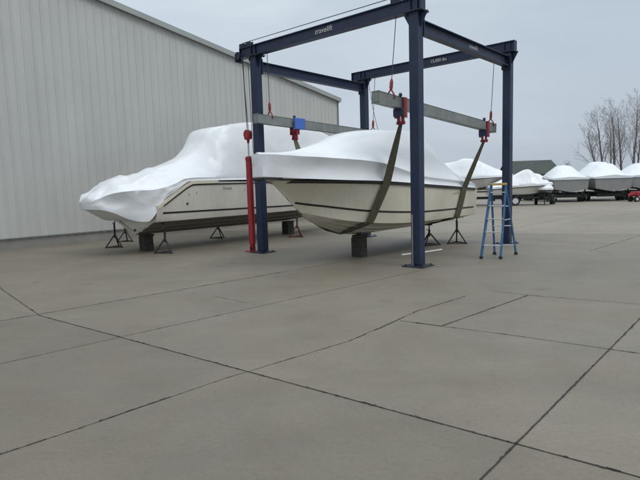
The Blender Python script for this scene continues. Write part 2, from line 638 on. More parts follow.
for sgn, nm in ((1, 'roof_panel'), (-1, 'roof_panel')):
    bm = bmesh.new()
    ea = RIDGE_A + sgn * (RA - RIDGE_A + OV)
    zr = ROOF_Z0 + (RA - RIDGE_A) * SLOPE
    ze = ROOF_Z0 - OV * SLOPE
    prism(bm, [(RIDGE_A, -OV, zr + .02), (ea, -OV, ze + .02), (ea, -OV, ze + .10), (RIDGE_A, -OV, zr + .10)], (0, 40.5, 0))
    rf = mesh_obj(nm, bm, M['trim'], wh)
    bm = bmesh.new()
    prism(bm, [(RIDGE_A, -OV - .04, zr - .085), (ea + sgn * .03, -OV - .04, ze - .085), (ea + sgn * .03, -OV - .04, ze + .125), (RIDGE_A, -OV - .04, zr + .125)], (0, .037, 0))
    mesh_obj('rake_trim', bm, M['trim'], rf)
    bm = bmesh.new()
    prism(bm, [(RIDGE_A, -OV, zr - .06), (ea, -OV, ze - .06), (ea, -OV, ze + .015), (RIDGE_A, -OV, zr + .015)], (0, OV - .04, 0))
    mesh_obj('soffit', bm, M['soffit'], rf)
    bm = bmesh.new()
    box(bm, (ea + sgn * .06, 20, ze - .02), (.12, 40, .16))
    mesh_obj('gutter', bm, M['trim'], rf)

# ------------------------------------------------------------------ boat lift
lift = thing('boat_lift', 'tall navy blue steel gantry lift standing over the front boat', 'boat lift', yard(LL / 2, LW / 2))
OA, OO = LL / 2, LW / 2
PW = .215
ZB = 5.20                                   # underside of the top beams


def L3(a, o, z):
    return Vector((a - OA, o - OO, z))


for (a, o) in ((0, 0), (0, LW), (LL, 0), (LL, LW)):
    bm = bmesh.new()
    box(bm, L3(a, o, ZB / 2 + .02), (PW, PW, ZB - .04), None, .014)
    ins_o = 1 if o == 0 else -1
    # gusset under the top beam, on the outer and inner faces
    for s in (1, -1):
        y0 = o + s * PW / 2
        prism(bm, [L3(a - .012, y0, ZB - .02), L3(a - .012, y0 + s * .17, ZB - .02), L3(a - .012, y0, ZB - .33)], (.024, 0, 0))
    p = mesh_obj('post', bm, M['blue_steel'], lift)
    bm = bmesh.new()
    box(bm, L3(a, o, .012), (.5, .5, .024), None, .004)
    for sx in (-1, 1):
        for sy in (-1, 1):
            disc(bm, L3(a + sx * .19, o + sy * .19, .035), (0, 0, 1), .022, .03, 6)
    mesh_obj('base_plate', bm, M['dark_steel'], p)
    bm = bmesh.new()
    box(bm, L3(a, o, ZB - .012), (.34, .42, .024), None, .003)
    for sx in (-1, 1):
        for sy in (-1, 1):
            disc(bm, L3(a + sx * .135, o + sy * .17, ZB - .03), (0, 0, 1), .018, .03, 6)
    mesh_obj('cap_plate', bm, M['dark_steel'], p)
    sa = 1 if a == 0 else -1
    bm = bmesh.new()
    box(bm, L3(a + sa * (PW / 2 + .014), o, 4.92), (.028, .26, .40), None, .003)
    for sy in (-1, 1):
        for sz in (-1, 0, 1):
            disc(bm, L3(a + sa * (PW / 2 + .034), o + sy * .1, 4.92 + sz * .15), (1, 0, 0), .016, .02, 6)
    mesh_obj('joint_plate', bm, M['dark_steel'], p)

top_beams = []
for a, o0, o1 in ((0, -.17, 5.36), (LL, -.2, 5.27)):
    bm = bmesh.new()
    ibeam(bm, L3(a, o0, ZB + .135), L3(a, o1, ZB + .135), .19, .265, .022, .10)
    # end plates and stiffeners over the posts
    for oo in (o0 + .01, o1 - .01):
        box(bm, L3(a, oo, ZB + .135), (.186, .02, .218))
    for oo in (0, LW):
        for s in (-.08, .08):
            box(bm, L3(a, oo + s, ZB + .135), (.18, .014, .217))
    top_beams.append(mesh_obj('top_beam', bm, M['blue_steel'], lift))
side_beams = []
for o in (0, LW):
    bm = bmesh.new()
    ibeam(bm, L3(PW / 2 + .03, o, 4.93), L3(LL - PW / 2 - .03, o, 4.93), .18, .255, .02, .016)
    side_beams.append(mesh_obj('side_beam', bm, M['blue_steel'], lift))

# lettering on the beams (outer faces)
Rf = Matrix(((0, 0, -1), (-1, 0, 0), (0, 1, 0)))     # text x -> -o, text y -> z, normal -> -a
text_mesh('lettering', 'travelift', .17, M['white_paint'], top_beams[0], L3(-.054, 2.42, ZB + .14), Rf, .002, .25)
text_mesh('lettering', '15,000 lbs', .13, M['white_paint'], top_beams[1], L3(LL - .054, 2.06, ZB + .135), Rf, .002)
Rs = Matrix(((1, 0, 0), (0, 0, -1), (0, 1, 0)))      # text x -> a, y -> z, normal -> -o
text_mesh('lettering', 'travelift', .15, M['white_paint'], side_beams[0], L3(2.62, -.012, 4.95), Rs, .002, .25)

# sheaves on the top beam
for (a, o, r) in ((0, 5.30, .11), (0, .47, .10), (0, 5.05, .08)):
    bm = bmesh.new()
    zc = ZB + .30
    disc(bm, L3(a, o, zc), (1, 0, 0), r, .03, 20)
    disc(bm, L3(a, o, zc), (1, 0, 0), r * .3, .12, 10)
    for s in (-1, 1):
        box(bm, L3(a + s * .045, o, zc - .02), (.016, .2, .22), None, .004)
    mesh_obj('sheave', bm, M['dark_steel'], lift)
bm = bmesh.new()
for s, dz in ((-1, -.02), (1, -.06)):
    disc(bm, L3(-.10 * s - .02, 5.40, ZB + .14 + dz), (1, 0, 0), .10, .035, 18)
box(bm, L3(0, 5.41, ZB + .13), (.3, .05, .08), None, .005)
box(bm, L3(-.02, 5.47, ZB + .02), (.26, .03, .2), None, .005)
mesh_obj('sheave_bracket', bm, M['dark_steel'], lift)
bm = bmesh.new()
tube(bm, [L3(0, 5.28, ZB + .41), L3(0, 2.6, ZB + .405), L3(0, .45, ZB + .40)], .009, 6)
mesh_obj('hoist_cable', bm, M['cable'], lift)
# thin riser conduit on the back of the near and far posts
bm = bmesh.new()
tube(bm, [L3(-PW / 2 - .016, .06, .03), L3(-PW / 2 - .016, .06, 1.1)], .016, 8)
mesh_obj('conduit', bm, M['galv'], lift)

# ------------------------------------------------------------------ hoist cylinder at the left post
hc = thing('hoist_cylinder', 'upright red hydraulic hoist cylinder with hook block beside the left lift post', 'hoist', yard(-.03, 5.22))
bm = bmesh.new()
tube(bm, [(0, 0, .14), (0, 0, .2), (0, 0, .22), (0, 0, 2.50), (0, 0, 2.51), (0, 0, 2.58)], [.07, .07, .092, .092, .104, .104], 20)
tube(bm, [(0, 0, 2.58), (0, 0, 2.61)], [.085, .07], 20)
mesh_obj('barrel', bm, M['red'], hc, True, 40)
bm = bmesh.new()
box(bm, (0, 0, .012), (.3, .3, .024), None, .003)
box(bm, (0, .05, .085), (.1, .02, .13))
box(bm, (0, -.05, .085), (.1, .02, .13))
mesh_obj('foot_bracket', bm, M['red_dull'], hc)
bm = bmesh.new()
tube(bm, [(0, 0, 2.60), (0, 0, 3.0)], .022, 12)
mesh_obj('rod', bm, M['alu'], hc, True, 40)
bm = bmesh.new()
box(bm, (0, 0, 3.16), (.09, .24, .2), None, .03)
disc(bm, (0, 0, 3.20), (1, 0, 0), .12, .12, 20)
tube(bm, [(0, 0, 3.08), (0, 0, 2.96)], [.05, .03], 10)
mesh_obj('hook_block', bm, M['red'], hc)
bm = bmesh.new()
for (dy, ty, da) in ((-.10, .02, -.06), (.10, .19, .07), (.02, .10, 0.0)):
    tube(bm, [(da, dy, 3.22), (da * 1.4, ty, 5.3)], .009, 6)
tube(bm, [(.05, -.13, 2.7), (.05, -.10, 3.6), (.04, -.08, 5.1)], .008, 6)
mesh_obj('lifting_cable', bm, M['cable'], hc)

# ------------------------------------------------------------------ spreader bars and slings
def spreader(label, o, a0, z0, a1, z1, ropes, clamps, blue):
    t = thing('spreader_bar', label, 'spreader bar', yard((a0 + a1) / 2, o), RZ, 'spreader bars hanging from the lift')
    am = (a0 + a1) / 2
    zl = lambda a: z0 + (z1 - z0) * (a - a0) / (a1 - a0)
    bm = bmesh.new()
    beam_bar(bm, (a0 - am, 0, z0), (a1 - am, 0, z1), .17, .225, .012)
    mesh_obj('bar', bm, M['galv'], t)
    for e, s in ((a0, -1), (a1, 1)):
        bm = bmesh.new()
        d = Vector((a1 - a0, 0, z1 - z0)).normalized()
        c = Vector((e - am, 0, zl(e)))
        beam_bar(bm, c + d * s * .001, c + d * s * .004, .13, .185)
        mesh_obj('end_cap', bm, M['galv'], t)
    for (a, ta, to) in ropes:
        bm = bmesh.new()
        b = Vector((a - am, 0, zl(a) + .10))
        tp = Vector((ta - am, to - o, 5.21))
        d = (tp - b).normalized()
        # screw shackle: two red rods, eye and bow
        for s in (-1, 1):
            tube(bm, [b + Vector((0, s * .10, -.06)), b + Vector((0, s * .085, .03)), b + d * .09 + Vector((0, s * .04, 0)), b + d * .15], .017, 8)
        tube(bm, [b + d * .12, b + d * .17, b + d * .3, b + d * .36], [.02, .036, .036, .018], 10)
        sh = mesh_obj('turnbuckle', bm, M['red_dull'], t, True, 50)
        bm = bmesh.new()
        tube(bm, [b + d * .34, tp], .009, 6)
        mesh_obj('wire_rope', bm, M['cable'], t)
    for i, a in enumerate(clamps):
        bm = bmesh.new()
        z = zl(a)
        for s in (-1, 1):
            box(bm, (a - am, s * .112, z - .09), (.13, .03, .42), None, .006)
        box(bm, (a - am, 0, z - .19), (.14, .25, .07), None, .01)
        for s in (-1, 1):
            box(bm, (a - am + .0, s * .05, z - .33), (.11, .026, .22), None, .008)
        disc(bm, (a - am, 0, z - .40), (0, 1, 0), .035, .19, 12)
        cl = mesh_obj('sling_clamp', bm, M['red'], t)
        bm = bmesh.new()
        if blue and i == 0:
            box(bm, (a - am + .02, -.17, z - .02), (.40, .07, .30), None, .015)
            mesh_obj('guard_box', bm, M['blue_box'], cl)
        else:
            box(bm, (a - am - .12, -.02, z - .20), (.08, .22, .16), None, .01)
            mesh_obj('keeper', bm, M['blue_steel'], cl)
        bm = bmesh.new()
        tube(bm, [(a - am, 0, z + .1), (a - am, 0, z + .16), (a - am, 0, z + .17), (a - am, 0, z + .22)], [.03, .03, .045, .03], 8)
        mesh_obj('clamp_bolt', bm, M['dark_steel'], cl)
    return t


BR, BL = .45, 4.38
spreader('right hand grey spreader bar with two red sling clamps, tilted down to the rear', BR, -.82, 3.485, 4.86, 3.22,
         [(-.28, 0, .47), (4.68, LL, .38)], [.10, 4.28], False)
spreader('grey spreader bar with a bright blue box, crossing in front of the warehouse', BL, -.48, 3.50, 5.1, 3.36,
         [(.02, 0, BL), (4.6, LL, BL)], [.93, 4.3], True)

# ------------------------------------------------------------------ boats
def make_hull(tabs, n_st=54, n_top=9):
    """returns (stations, section function); section = list of (y, z) keel -> sheer, with chine index"""
    T = {k: smooth_tab(v) for k, v in tabs.items()}
    a0, a1 = tabs['sheer'][0][0], tabs['sheer'][-1][0]

    def sec(a):
        zk, b, sz = interp(T['stem'], a), interp(T['half'], a), interp(T['sheer'], a)
        c, zc = interp(T['chine'], a), interp(T['chinez'], a)
        c = max(c, 0.004)
        zc = max(zc, zk + .002)
        b = max(b, .02)
        zc = min(zc, sz - .01)
        pts = [(0.0, zk)]
        for u in (.3, .32, .34, .62, .64, .66, .93):
            z = zk + (zc - zk) * u
            y = c * (u ** .92)
            if u in (.32, .64):
                y += .022 * min(1, c / .5)
                z -= .016 * min(1, c / .5)
            pts.append((y, z))
        pts.append((c, zc - .012))
        pts.append((c + .03 * min(1, c / .4), zc))
        c2 = pts[-1][0]
        t = (a - a0) / (a1 - a0)
        p = 1.75 - 1.0 * min(1, t / .55)
        for k in range(1, n_top + 1):
            u = k / n_top
            pts.append((c2 + (b - c2) * (u ** p if b > c2 else u), zc + (sz - zc) * u))
        return pts
    ts = [(k / n_st) for k in range(n_st + 1)]
    st = [a0 + (a1 - a0) * (t ** 1.35) for t in ts]
    return st, sec


def at_z(pts, z):
    for (y0, z0), (y1, z1) in zip(pts[9:], pts[10:]):
        if z0 <= z <= z1:
            return y0 + (y1 - y0) * (z - z0) / max(1e-6, z1 - z0)
    return pts[-1][0]


def hull_mesh(root, st, sec, mats, deck=True):
    bm = bmesh.new()
    cols = []
    for a in st:
        pts = sec(a)
        cols.append([bm.verts.new((a, -y, z)) for y, z in pts[::-1]] + [bm.verts.new((a, y, z)) for y, z in pts[1:]])
    n = len(cols[0])
    npt = (n + 1) // 2
    for A_, B_ in zip(cols, cols[1:]):
        for k in range(n - 1):
            f = bm.faces.new((A_[k], A_[k + 1], B_[k + 1], B_[k]))
            i = min(abs(k - (npt - 1)), abs(k + 1 - (npt - 1)))
            f.material_index = 1 if i < 9 else 0
    bm.faces.new(cols[-1])
    if deck:
        for A_, B_ in zip(cols, cols[1:]):
            bm.faces.new((A_[0], B_[0], B_[-1], A_[-1]))
    bmesh.ops.remove_doubles(bm, verts=bm.verts[:], dist=.0008)
    bmesh.ops.recalc_face_normals(bm, faces=bm.faces[:])
    return mesh_obj('hull', bm, mats, root, True, 22)


def side_strip(name, st, sec, zf, h, out, thick, mat, parent, a_lo, a_hi):
    """a band that follows both topsides at height zf(a)"""
    bm = bmesh.new()
    for s in (-1, 1):
        prev = None
        for a in st:
            if a < a_lo or a > a_hi:
                continue
            pts = sec(a)
            row = []
            for dz in (-h / 2, h / 2):
                y = at_z(pts, zf(a) + dz) + out
                row.append(y)
            y0, y1 = row
            z = zf(a)
            ring = [bm.verts.new((a, s * (y0 - .02), z - h / 2)), bm.verts.new((a, s * (y0 + thick), z - h / 2)),
                    bm.verts.new((a, s * (y1 + thick), z + h / 2)), bm.verts.new((a, s * (y1 - .02), z + h / 2))]
            if prev:
                for k in range(4):
                    bm.faces.new((prev[k], prev[(k + 1) % 4], ring[(k + 1) % 4], ring[k]))
            else:
                bm.faces.new(ring)
            prev = ring
        if prev:
            bm.faces.new(prev)
    bmesh.ops.recalc_face_normals(bm, faces=bm.faces[:])
    return mesh_obj(name, bm, mat, parent)


def wrap_mesh(root, rows, n_a, amp, seed, mat=None, nband=5, ntop=12, p=1.45, dent=.03, wr=1.0, crumple=None, close_from=None):
    """shrink wrap: rows(a) -> (edge y, edge z, crease y, crease z, ridge z, flat half width); closed at both ends"""
    bm = bmesh.new()
    a0, a1 = rows['span']
    T = {k: smooth_tab(v) for k, v in rows.items() if k != 'span'}
    cols = []
    off = Vector((seed * 7.3, seed * 1.7, 0))
    for i in range(n_a + 1):
        a = a0 + (a1 - a0) * i / n_a
        ey, ez, cy, cz, rz, fl = (interp(T[k], a) for k in ('ey', 'ez', 'cy', 'cz', 'rz', 'fl'))
        half = []
        for k in range(nband):
            u = k / nband
            half.append((ey + (cy - ey) * u - dent * min(1, max(.15, (a - a0) / 1.0)) * math.sin(PI * u), ez + (cz - ez) * u))
        for k in range(ntop + 1):
            u = k / ntop
            y = cy + (fl - cy) * u if k < ntop else 0
            f = 1 - (1 - u) ** p
            y = cy * (1 - u) + fl * u
            half.append((y, cz + (rz - .04 - cz) * f))
        if fl > .05:
            half.append((fl * .5, rz - .01))
        else:
            half.append((fl * .5, rz - .02))
        col = []
        full = [(-y, z) for y, z in half] + [(0.0, rz)] + [(y, z) for y, z in half[::-1]]
        for j, (y, z) in enumerate(full):
            v = Vector((a, y, z))
            e = min(1, min(j, len(full) - 1 - j) / 3)
            q = Vector((a * .9, y * 2.0 + z * .8, z * 1.6)) + off
            d = noise.noise(q * 1.1) * amp + noise.noise(q * 2.7) * amp * .5
            # tension folds running from the gunwale to the ridge
            rd = 1 - abs(noise.noise(Vector((a * 2.6 + y * .7, z * .55, seed * 3)))) * 2
            d += max(0, rd - .55) * amp * .9 * wr
            if crumple:
                cf = crumple(a)
                if cf > 0:
                    # bunched film: sharp folds of several sizes
                    for fq, am in ((1.3, .085), (3.0, .03), (7.0, .008)):
                        d += cf * am * (1 - 2.4 * abs(noise.noise(Vector((a * fq * .8, y * fq * 1.1 + z * fq * .5, z * fq)) + off)))
                    d -= cf * .03
            nrm = Vector((0, y, max(.05, z - ez) * .8 + .1)).normalized()
            col.append(bm.verts.new(v + nrm * d * (.25 + .75 * e)))
        cols.append(col)
    n = len(cols[0])
    for A_, B_ in zip(cols, cols[1:]):
        for k in range(n - 1):
            bm.faces.new((A_[k], A_[k + 1], B_[k + 1], B_[k]))
    bm.faces.new(cols[0])
    bm.faces.new(cols[-1])
    if close_from is not None:
        for A_, B_ in zip(cols, cols[1:]):
            if A_[0].co.x >= close_from:
                bm.faces.new((A_[0], B_[0], B_[-1], A_[-1]))
    bmesh.ops.recalc_face_normals(bm, faces=bm.faces[:])
    ob = mesh_obj('shrink_wrap', bm, mat or M['wrap'], root, True, 50)
    return ob


T1 = dict(
    stem=[(-2.2, 1.87), (-1.96, 1.67), (-1.7, 1.46), (-1.49, 1.29), (-1.22, 1.09), (-.9, .92), (-.38, .73), (.17, .59), (1, .54), (5.0, .55)],
    half=[(-2.2, .17), (-1.9, .44), (-1.5, .68), (-1.0, .89), (-.4, 1.04), (.4, 1.14), (1.5, 1.18), (3, 1.18), (5.0, 1.12)],
    sheer=[(-2.2, 1.885), (-1, 1.845), (.2, 1.80), (2, 1.70), (4.3, 1.58), (5.0, 1.55)],
    chine=[(-2.2, .0), (-1.35, .02), (-1.0, .27), (-.6, .52), (0, .78), (.8, .95), (2, 1.03), (5.0, 1.03)],
    chinez=[(-2.2, 1.0), (-1.35, 1.19), (-1.0, 1.09), (-.6, .99), (0, .90), (.8, .83), (2, .79), (5.0, .80)])


def shift(tab, fx, fy):
    return [(fx(x), fy(y)) for x, y in tab]


# --- boat in the lift
C1 = 2.1
b1 = thing('motor_boat', 'cream motor boat hanging in brown slings inside the blue lift', 'boat', yard(0, C1))
st1, sec1 = make_hull(T1)
h1 = hull_mesh(b1, st1, sec1, [M['gel'], M['gel_low']])
zb1 = smooth_tab([(-1.62, 1.42), (-1.2, 1.345), (-.6, 1.24), (0, 1.16), (.9, 1.09), (2, 1.04), (5, 1.02)])
side_strip('boot_stripe', st1, sec1, lambda a: interp(zb1, a), .042, .003, .004, M['stripe'], h1, -1.62, 4.99)
T1s = smooth_tab(T1['sheer'])
side_strip('rub_rail', st1, sec1, lambda a: interp(T1s, a) - .03, .05, .0, .028, M['stripe'], h1, -2.0, 4.99)
bm = bmesh.new()
prism(bm, [(-2.55, -.14, 1.925), (-2.55, .14, 1.925), (-2.38, .23, 1.92), (-1.75, .55, 1.90), (-1.75, -.55, 1.90), (-2.38, -.23, 1.92)], (0, 0, .045))
mesh_obj('pulpit', bm, M['gel'], h1)
bm = bmesh.new()
for s in (-1, 1):
    beam_bar(bm, (-2.55, s * .155, 1.925), (-2.38, s * .245, 1.92), .03, .05)
    beam_bar(bm, (-2.38, s * .245, 1.92), (-2.2, s * .335, 1.91), .03, .05)
beam_bar(bm, (-2.56, -.15, 1.925), (-2.56, .15, 1.925), .03, .05)
mesh_obj('pulpit_rail', bm, M['stripe'], h1)
# transom boarding ladder, drain and outdrive remain under wrap; registration near the stern
yl = -(at_z(sec1(3.75), 1.46) + .006)
text_mesh('registration', 'MC 4127 TL', .10, M['grey_letter'], h1, (3.55, yl, 1.455), Rs, .001)
R1 = dict(span=(-2.56, 5.06),
          ey=[(-2.56, .15), (-2.38, .26), (-2.2, .42), (-1.9, .55), (-1.5, .74), (-1, .93), (-.4, 1.075), (.4, 1.175), (1.5, 1.215), (3, 1.215), (5.06, 1.15)],
          ez=[(-2.56, 1.965), (-2, 1.92), (-1, 1.865), (.2, 1.82), (2, 1.72), (4.3, 1.60), (5.06, 1.565)],
          cy=[(-2.56, .17), (-2.38, .36), (-2.2, .52), (-1.9, .66), (-1.5, .82), (-1, .98), (-.4, 1.09), (.4, 1.15), (1.5, 1.14), (2.4, 1.15), (3, 1.15), (5.06, 1.06)],
          cz=[(-2.56, 2.40), (-2.2, 2.37), (-1.2, 2.31), (-.4, 2.27), (.36, 2.19), (1.42, 2.0), (2.13, 1.90), (3, 1.84), (4.2, 1.76), (4.9, 1.70), (5.06, 1.62)],
          rz=[(-2.56, 2.45), (-1.62, 2.50), (-.65, 2.73), (.07, 2.96), (.85, 3.07), (1.9, 3.12), (2.9, 3.12), (3.45, 3.0), (3.9, 2.70), (4.3, 2.36), (4.8, 2.12), (5.06, 1.85)],
          fl=[(-2.56, .06), (-1.6, .10), (-.6, .2), (.4, .40), (2, .5), (2.9, .42), (3.6, .2), (4.6, .2), (5.06, .2)])
wrap_mesh(b1, R1, 130, .010, 1, None, 8, 16, 1.2, .075, .9)

# slings under boat 1
def sling(label, ar, al, zr_, zl_, a_hull, a_keel, slant=.3):
    root_a, root_o = a_hull, C1
    t = thing('lifting_sling', label, 'sling', yard(root_a, root_o), RZ, 'slings under the boat in the lift')
    pts = []
    up_ = Vector((ar, BR, zr_))
    zk_, zs_ = sec1(a_hull)[0][1], sec1(a_hull)[-1][1]
    near, far = [], []
    for k in range(len(sec1(a_hull))):
        z_ = sec1(a_hull)[k][1]
        ak = a_hull + slant * (z_ - zk_) / (zs_ - zk_)
        y_, z_ = sec1(ak)[k]
        near.append((ak, C1 - y_ - .03, z_))
        far.append((ak, C1 + y_ + .03, z_))
    near = near[::-1]
    far = far[1:]
    pr = sec1(a_hull)
    path = [up_, up_.lerp(Vector(near[0]), .33), up_.lerp(Vector(near[0]), .66)]
    nn = [near[0], near[3], near[6], near[9]] + [near[k] for k in (10, 13, 16)]
    path += [Vector(p) for p in nn]
    path.append(Vector((a_keel, C1, pr[0][1] - .025)))
    ff = [far[k] for k in (1, 4, 8)] + [far[-7], far[-4], far[-1]]
    path += [Vector(p) for p in ff]
    lf = Vector((al, BL, zl_))
    path += [Vector(far[-1]).lerp(lf, .34), Vector(far[-1]).lerp(lf, .67), lf]
    bm = bmesh.new()
    prev = None
    n = len(path)
    for i, p in enumerate(path):
        d = (path[min(i + 1, n - 1)] - path[max(i - 1, 0)]).normalized()
        e = min(i, n - 1 - i)
        wd = (.055, .10, .13, .145)[min(e, 3)]
        wv = Vector((1, 0, 0)) - d * d.x
        wv.normalize()
        nv = d.cross(wv).normalized()
        c = p - Vector((root_a, root_o, 0))
        ring = [bm.verts.new(c + wv * wd + nv * .012), bm.verts.new(c - wv * wd + nv * .012),
                bm.verts.new(c - wv * wd - nv * .012), bm.verts.new(c + wv * wd - nv * .012)]
        if prev:
            for k in range(4):
                bm.faces.new((prev[k], prev[(k + 1) % 4], ring[(k + 1) % 4], ring[k]))
        else:
            bm.faces.new(ring)
        prev = ring
    bm.faces.new(prev)
    bmesh.ops.recalc_face_normals(bm, faces=bm.faces[:])
    mesh_obj('webbing', bm, M['strap'], t)
    return t


sling('brown webbing sling round the bow of the boat in the lift, nearest the camera', .10, .93, 3.03, 3.05, -.05, .12, .32)
sling('brown webbing sling under the stern of the boat in the lift, nearest the blue stepladder', 4.28, 4.3, 2.86, 2.98, 3.7, 3.8, .35)

# --- boat by the wall
C2, A2 = 8.25, 3.0                 # axis, and the station of the local origin; local x grows towards the stern
b2 = thing('motor_boat', 'larger cream boat on stands by the warehouse wall, its stern bunched in loose white wrap', 'boat', yard(A2, C2), RZ + PI)
T2 = dict(
    stem=[(-5.5, 2.1), (-4.9, 1.5), (-4.2, 1.02), (-3.4, .74), (-2.2, .57), (-.8, .5), (4.8, .5)],
    half=[(-5.5, .12), (-4.9, .52), (-4.2, .84), (-3, 1.1), (-1, 1.25), (1.5, 1.28), (4.8, 1.25)],
    sheer=[(-5.5, 2.3), (-3, 2.1), (0, 1.96), (3.55, 1.925), (3.72, 1.90), (3.9, 1.80), (4.6, 1.37), (4.8, 1.25)],
    chine=[(-5.5, .0), (-4.6, .03), (-3.8, .5), (-2.5, .9), (-1, 1.02), (4.8, 1.03)],
    chinez=[(-5.5, 1.6), (-4.6, 1.25), (-3.8, 1.1), (-2.5, 1.0), (-1, .93), (4.8, .89)])
st2, sec2 = make_hull(T2, 72)
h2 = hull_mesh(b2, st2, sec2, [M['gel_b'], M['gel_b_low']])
side_strip('boot_stripe', st2, sec2, lambda x: 1.105 + .006 * x, .05, .003, .005, M['stripe'], h2, -4.6, 4.66)
T2s = smooth_tab(T2['sheer'])
side_strip('rub_rail', st2, sec2, lambda x: interp(T2s, x) - .03, .036, .0, .02, M['stripe'], h2, -5.3, 4.79)
bm = bmesh.new()
for s_ in (-1, 1):
    prev = None
    for x in st2:
        if x < 2.6:
            continue
        y, z = sec2(x)[-1]
        ring = [bm.verts.new((x, s_ * (y + .012), z - .005)), bm.verts.new((x, s_ * (y + .006), z + .085)), bm.verts.new((x, s_ * (y - .09), z + .10)), bm.verts.new((x, s_ * (y - .09), z - .02))]
        if prev:
            for k in range(4):
                bm.faces.new((prev[k], prev[(k + 1) % 4], ring[(k + 1) % 4], ring[k]))
        else:
            bm.faces.new(ring)
        prev = ring
    bm.faces.new(prev)
bmesh.ops.recalc_face_normals(bm, faces=bm.faces[:])
mesh_obj('gunwale', bm, M['gel'], h2, True, 30)
# pale rim round the lower edge of the transom, with its drain plug
bm = bmesh.new()
pts = [(y, z) for y, z in sec2(4.8)[:12]]
loop = [(-y, z) for y, z in pts[::-1]] + pts[1:]
prev = None
for y, z in loop:
    n_ = Vector((-y * .28, max(.1, .9 - abs(y) * .3))).normalized() * .075
    ring = [bm.verts.new((4.805, y, z)), bm.verts.new((4.835, y, z)), bm.verts.new((4.835, y + n_.x, z + n_.y)), bm.verts.new((4.805, y + n_.x, z + n_.y))]
    if prev:
        for k in range(4):
            bm.faces.new((prev[k], prev[(k + 1) % 4], ring[(k + 1) % 4], ring[k]))
    prev = ring
bmesh.ops.recalc_face_normals(bm, faces=bm.faces[:])
mesh_obj('transom_rim', bm, M['gel'], h2)
bm = bmesh.new()
disc(bm, (4.82, 0, .64), (1, 0, 0), .03, .04, 12)
mesh_obj('drain_plug', bm, M['stripe'], h2)
Rn = Matrix(((-1, 0, 0), (0, 0, 1), (0, 1, 0)))
xl = 3.0 - .62
yl = at_z(sec2(xl), 1.76) + .008
text_mesh('model_lettering', 'Pursuit', .12, M['grey_letter'], h2, (xl, yl, 1.77), Rn, .001)
for (a, z) in ((-.80, 1.36), (-.5, 1.67), (-.75, 1.63), (1.3, 1.72)):
    bm = bmesh.new()
    y = at_z(sec2(3.0 - a), z)
    disc(bm, (3.0 - a, y + .006, z), (0, 1, 0), .032 if z < 1.5 else .022, .02, 12)
    mesh_obj('hull_fitting', bm, M['stripe'] if z < 1.5 else M['alu'], h2)


def rev(tab):
    return [(A2 - a, v) for a, v in tab][::-1]


R2 = dict(span=(-5.6, 6.2),
          ey=rev([(-3.2, .30), (-2.9, .62), (-2.4, .80), (-2.1, 1.0), (-1.83, 1.17), (-1.6, 1.20), (-.85, 1.25), (0, 1.27), (1.5, 1.29), (4, 1.27), (6, 1.12), (7.2, .86), (7.9, .54), (8.6, .16)]),
          ez=rev([(-3.2, 1.30), (-2.9, 1.25), (-2.45, 1.02), (-2.2, .93), (-2.0, .92), (-1.83, 1.12), (-1.6, 1.47), (-1.2, 1.72), (-.75, 1.99), (0, 2.01), (1.5, 2.02), (4, 2.0), (6, 2.12), (8.6, 2.36)]),
          cy=rev([(-3.2, .34), (-2.9, .72), (-2.4, .98), (-1.9, 1.16), (-1.5, 1.2), (-.85, 1.23), (0, 1.24), (4, 1.22), (6, 1.08), (7.2, .82), (7.9, .5), (8.6, .14)]),
          cz=rev([(-3.2, 1.48), (-2.9, 1.70), (-2.4, 1.72), (-1.9, 1.76), (-1.5, 1.84), (-1.15, 1.95), (-.85, 2.07), (0, 2.10), (4, 2.1), (6, 2.2), (8.6, 2.42)]),
          rz=rev([(-3.2, 1.58), (-3.0, 1.70), (-2.7, 1.88), (-2.5, 2.02), (-1.87, 2.22), (-1.2, 2.40), (-.9, 2.50), (-.43, 2.67), (.0, 2.87), (.35, 3.18), (.58, 3.52), (.82, 3.68), (1.25, 3.77), (2.43, 3.96), (4.35, 3.95), (5.9, 3.78), (6.5, 3.55), (7.0, 3.0), (8.6, 2.5)]),
          fl=rev([(-3.2, .15), (-2.5, .4), (-1.5, .35), (-.4, .35), (.4, .5), (1.2, .8), (4.5, .85), (6.5, .6), (8.6, .05)]))
wp2 = wrap_mesh(b2, R2, 210, .018, 5, None, 9, 18, 1.3, .02, 1.2, lambda x: max(0, min(1, (x - 3.2) / 1.5)), 4.84)
bm = bmesh.new()
tube(bm, [(3.98, .86, 2.13), (3.93, .86, 2.155), (3.88, .86, 2.17)], [.075, .08, .02], 12)
mesh_obj('wrap_vent', bm, M['galv'], wp2)

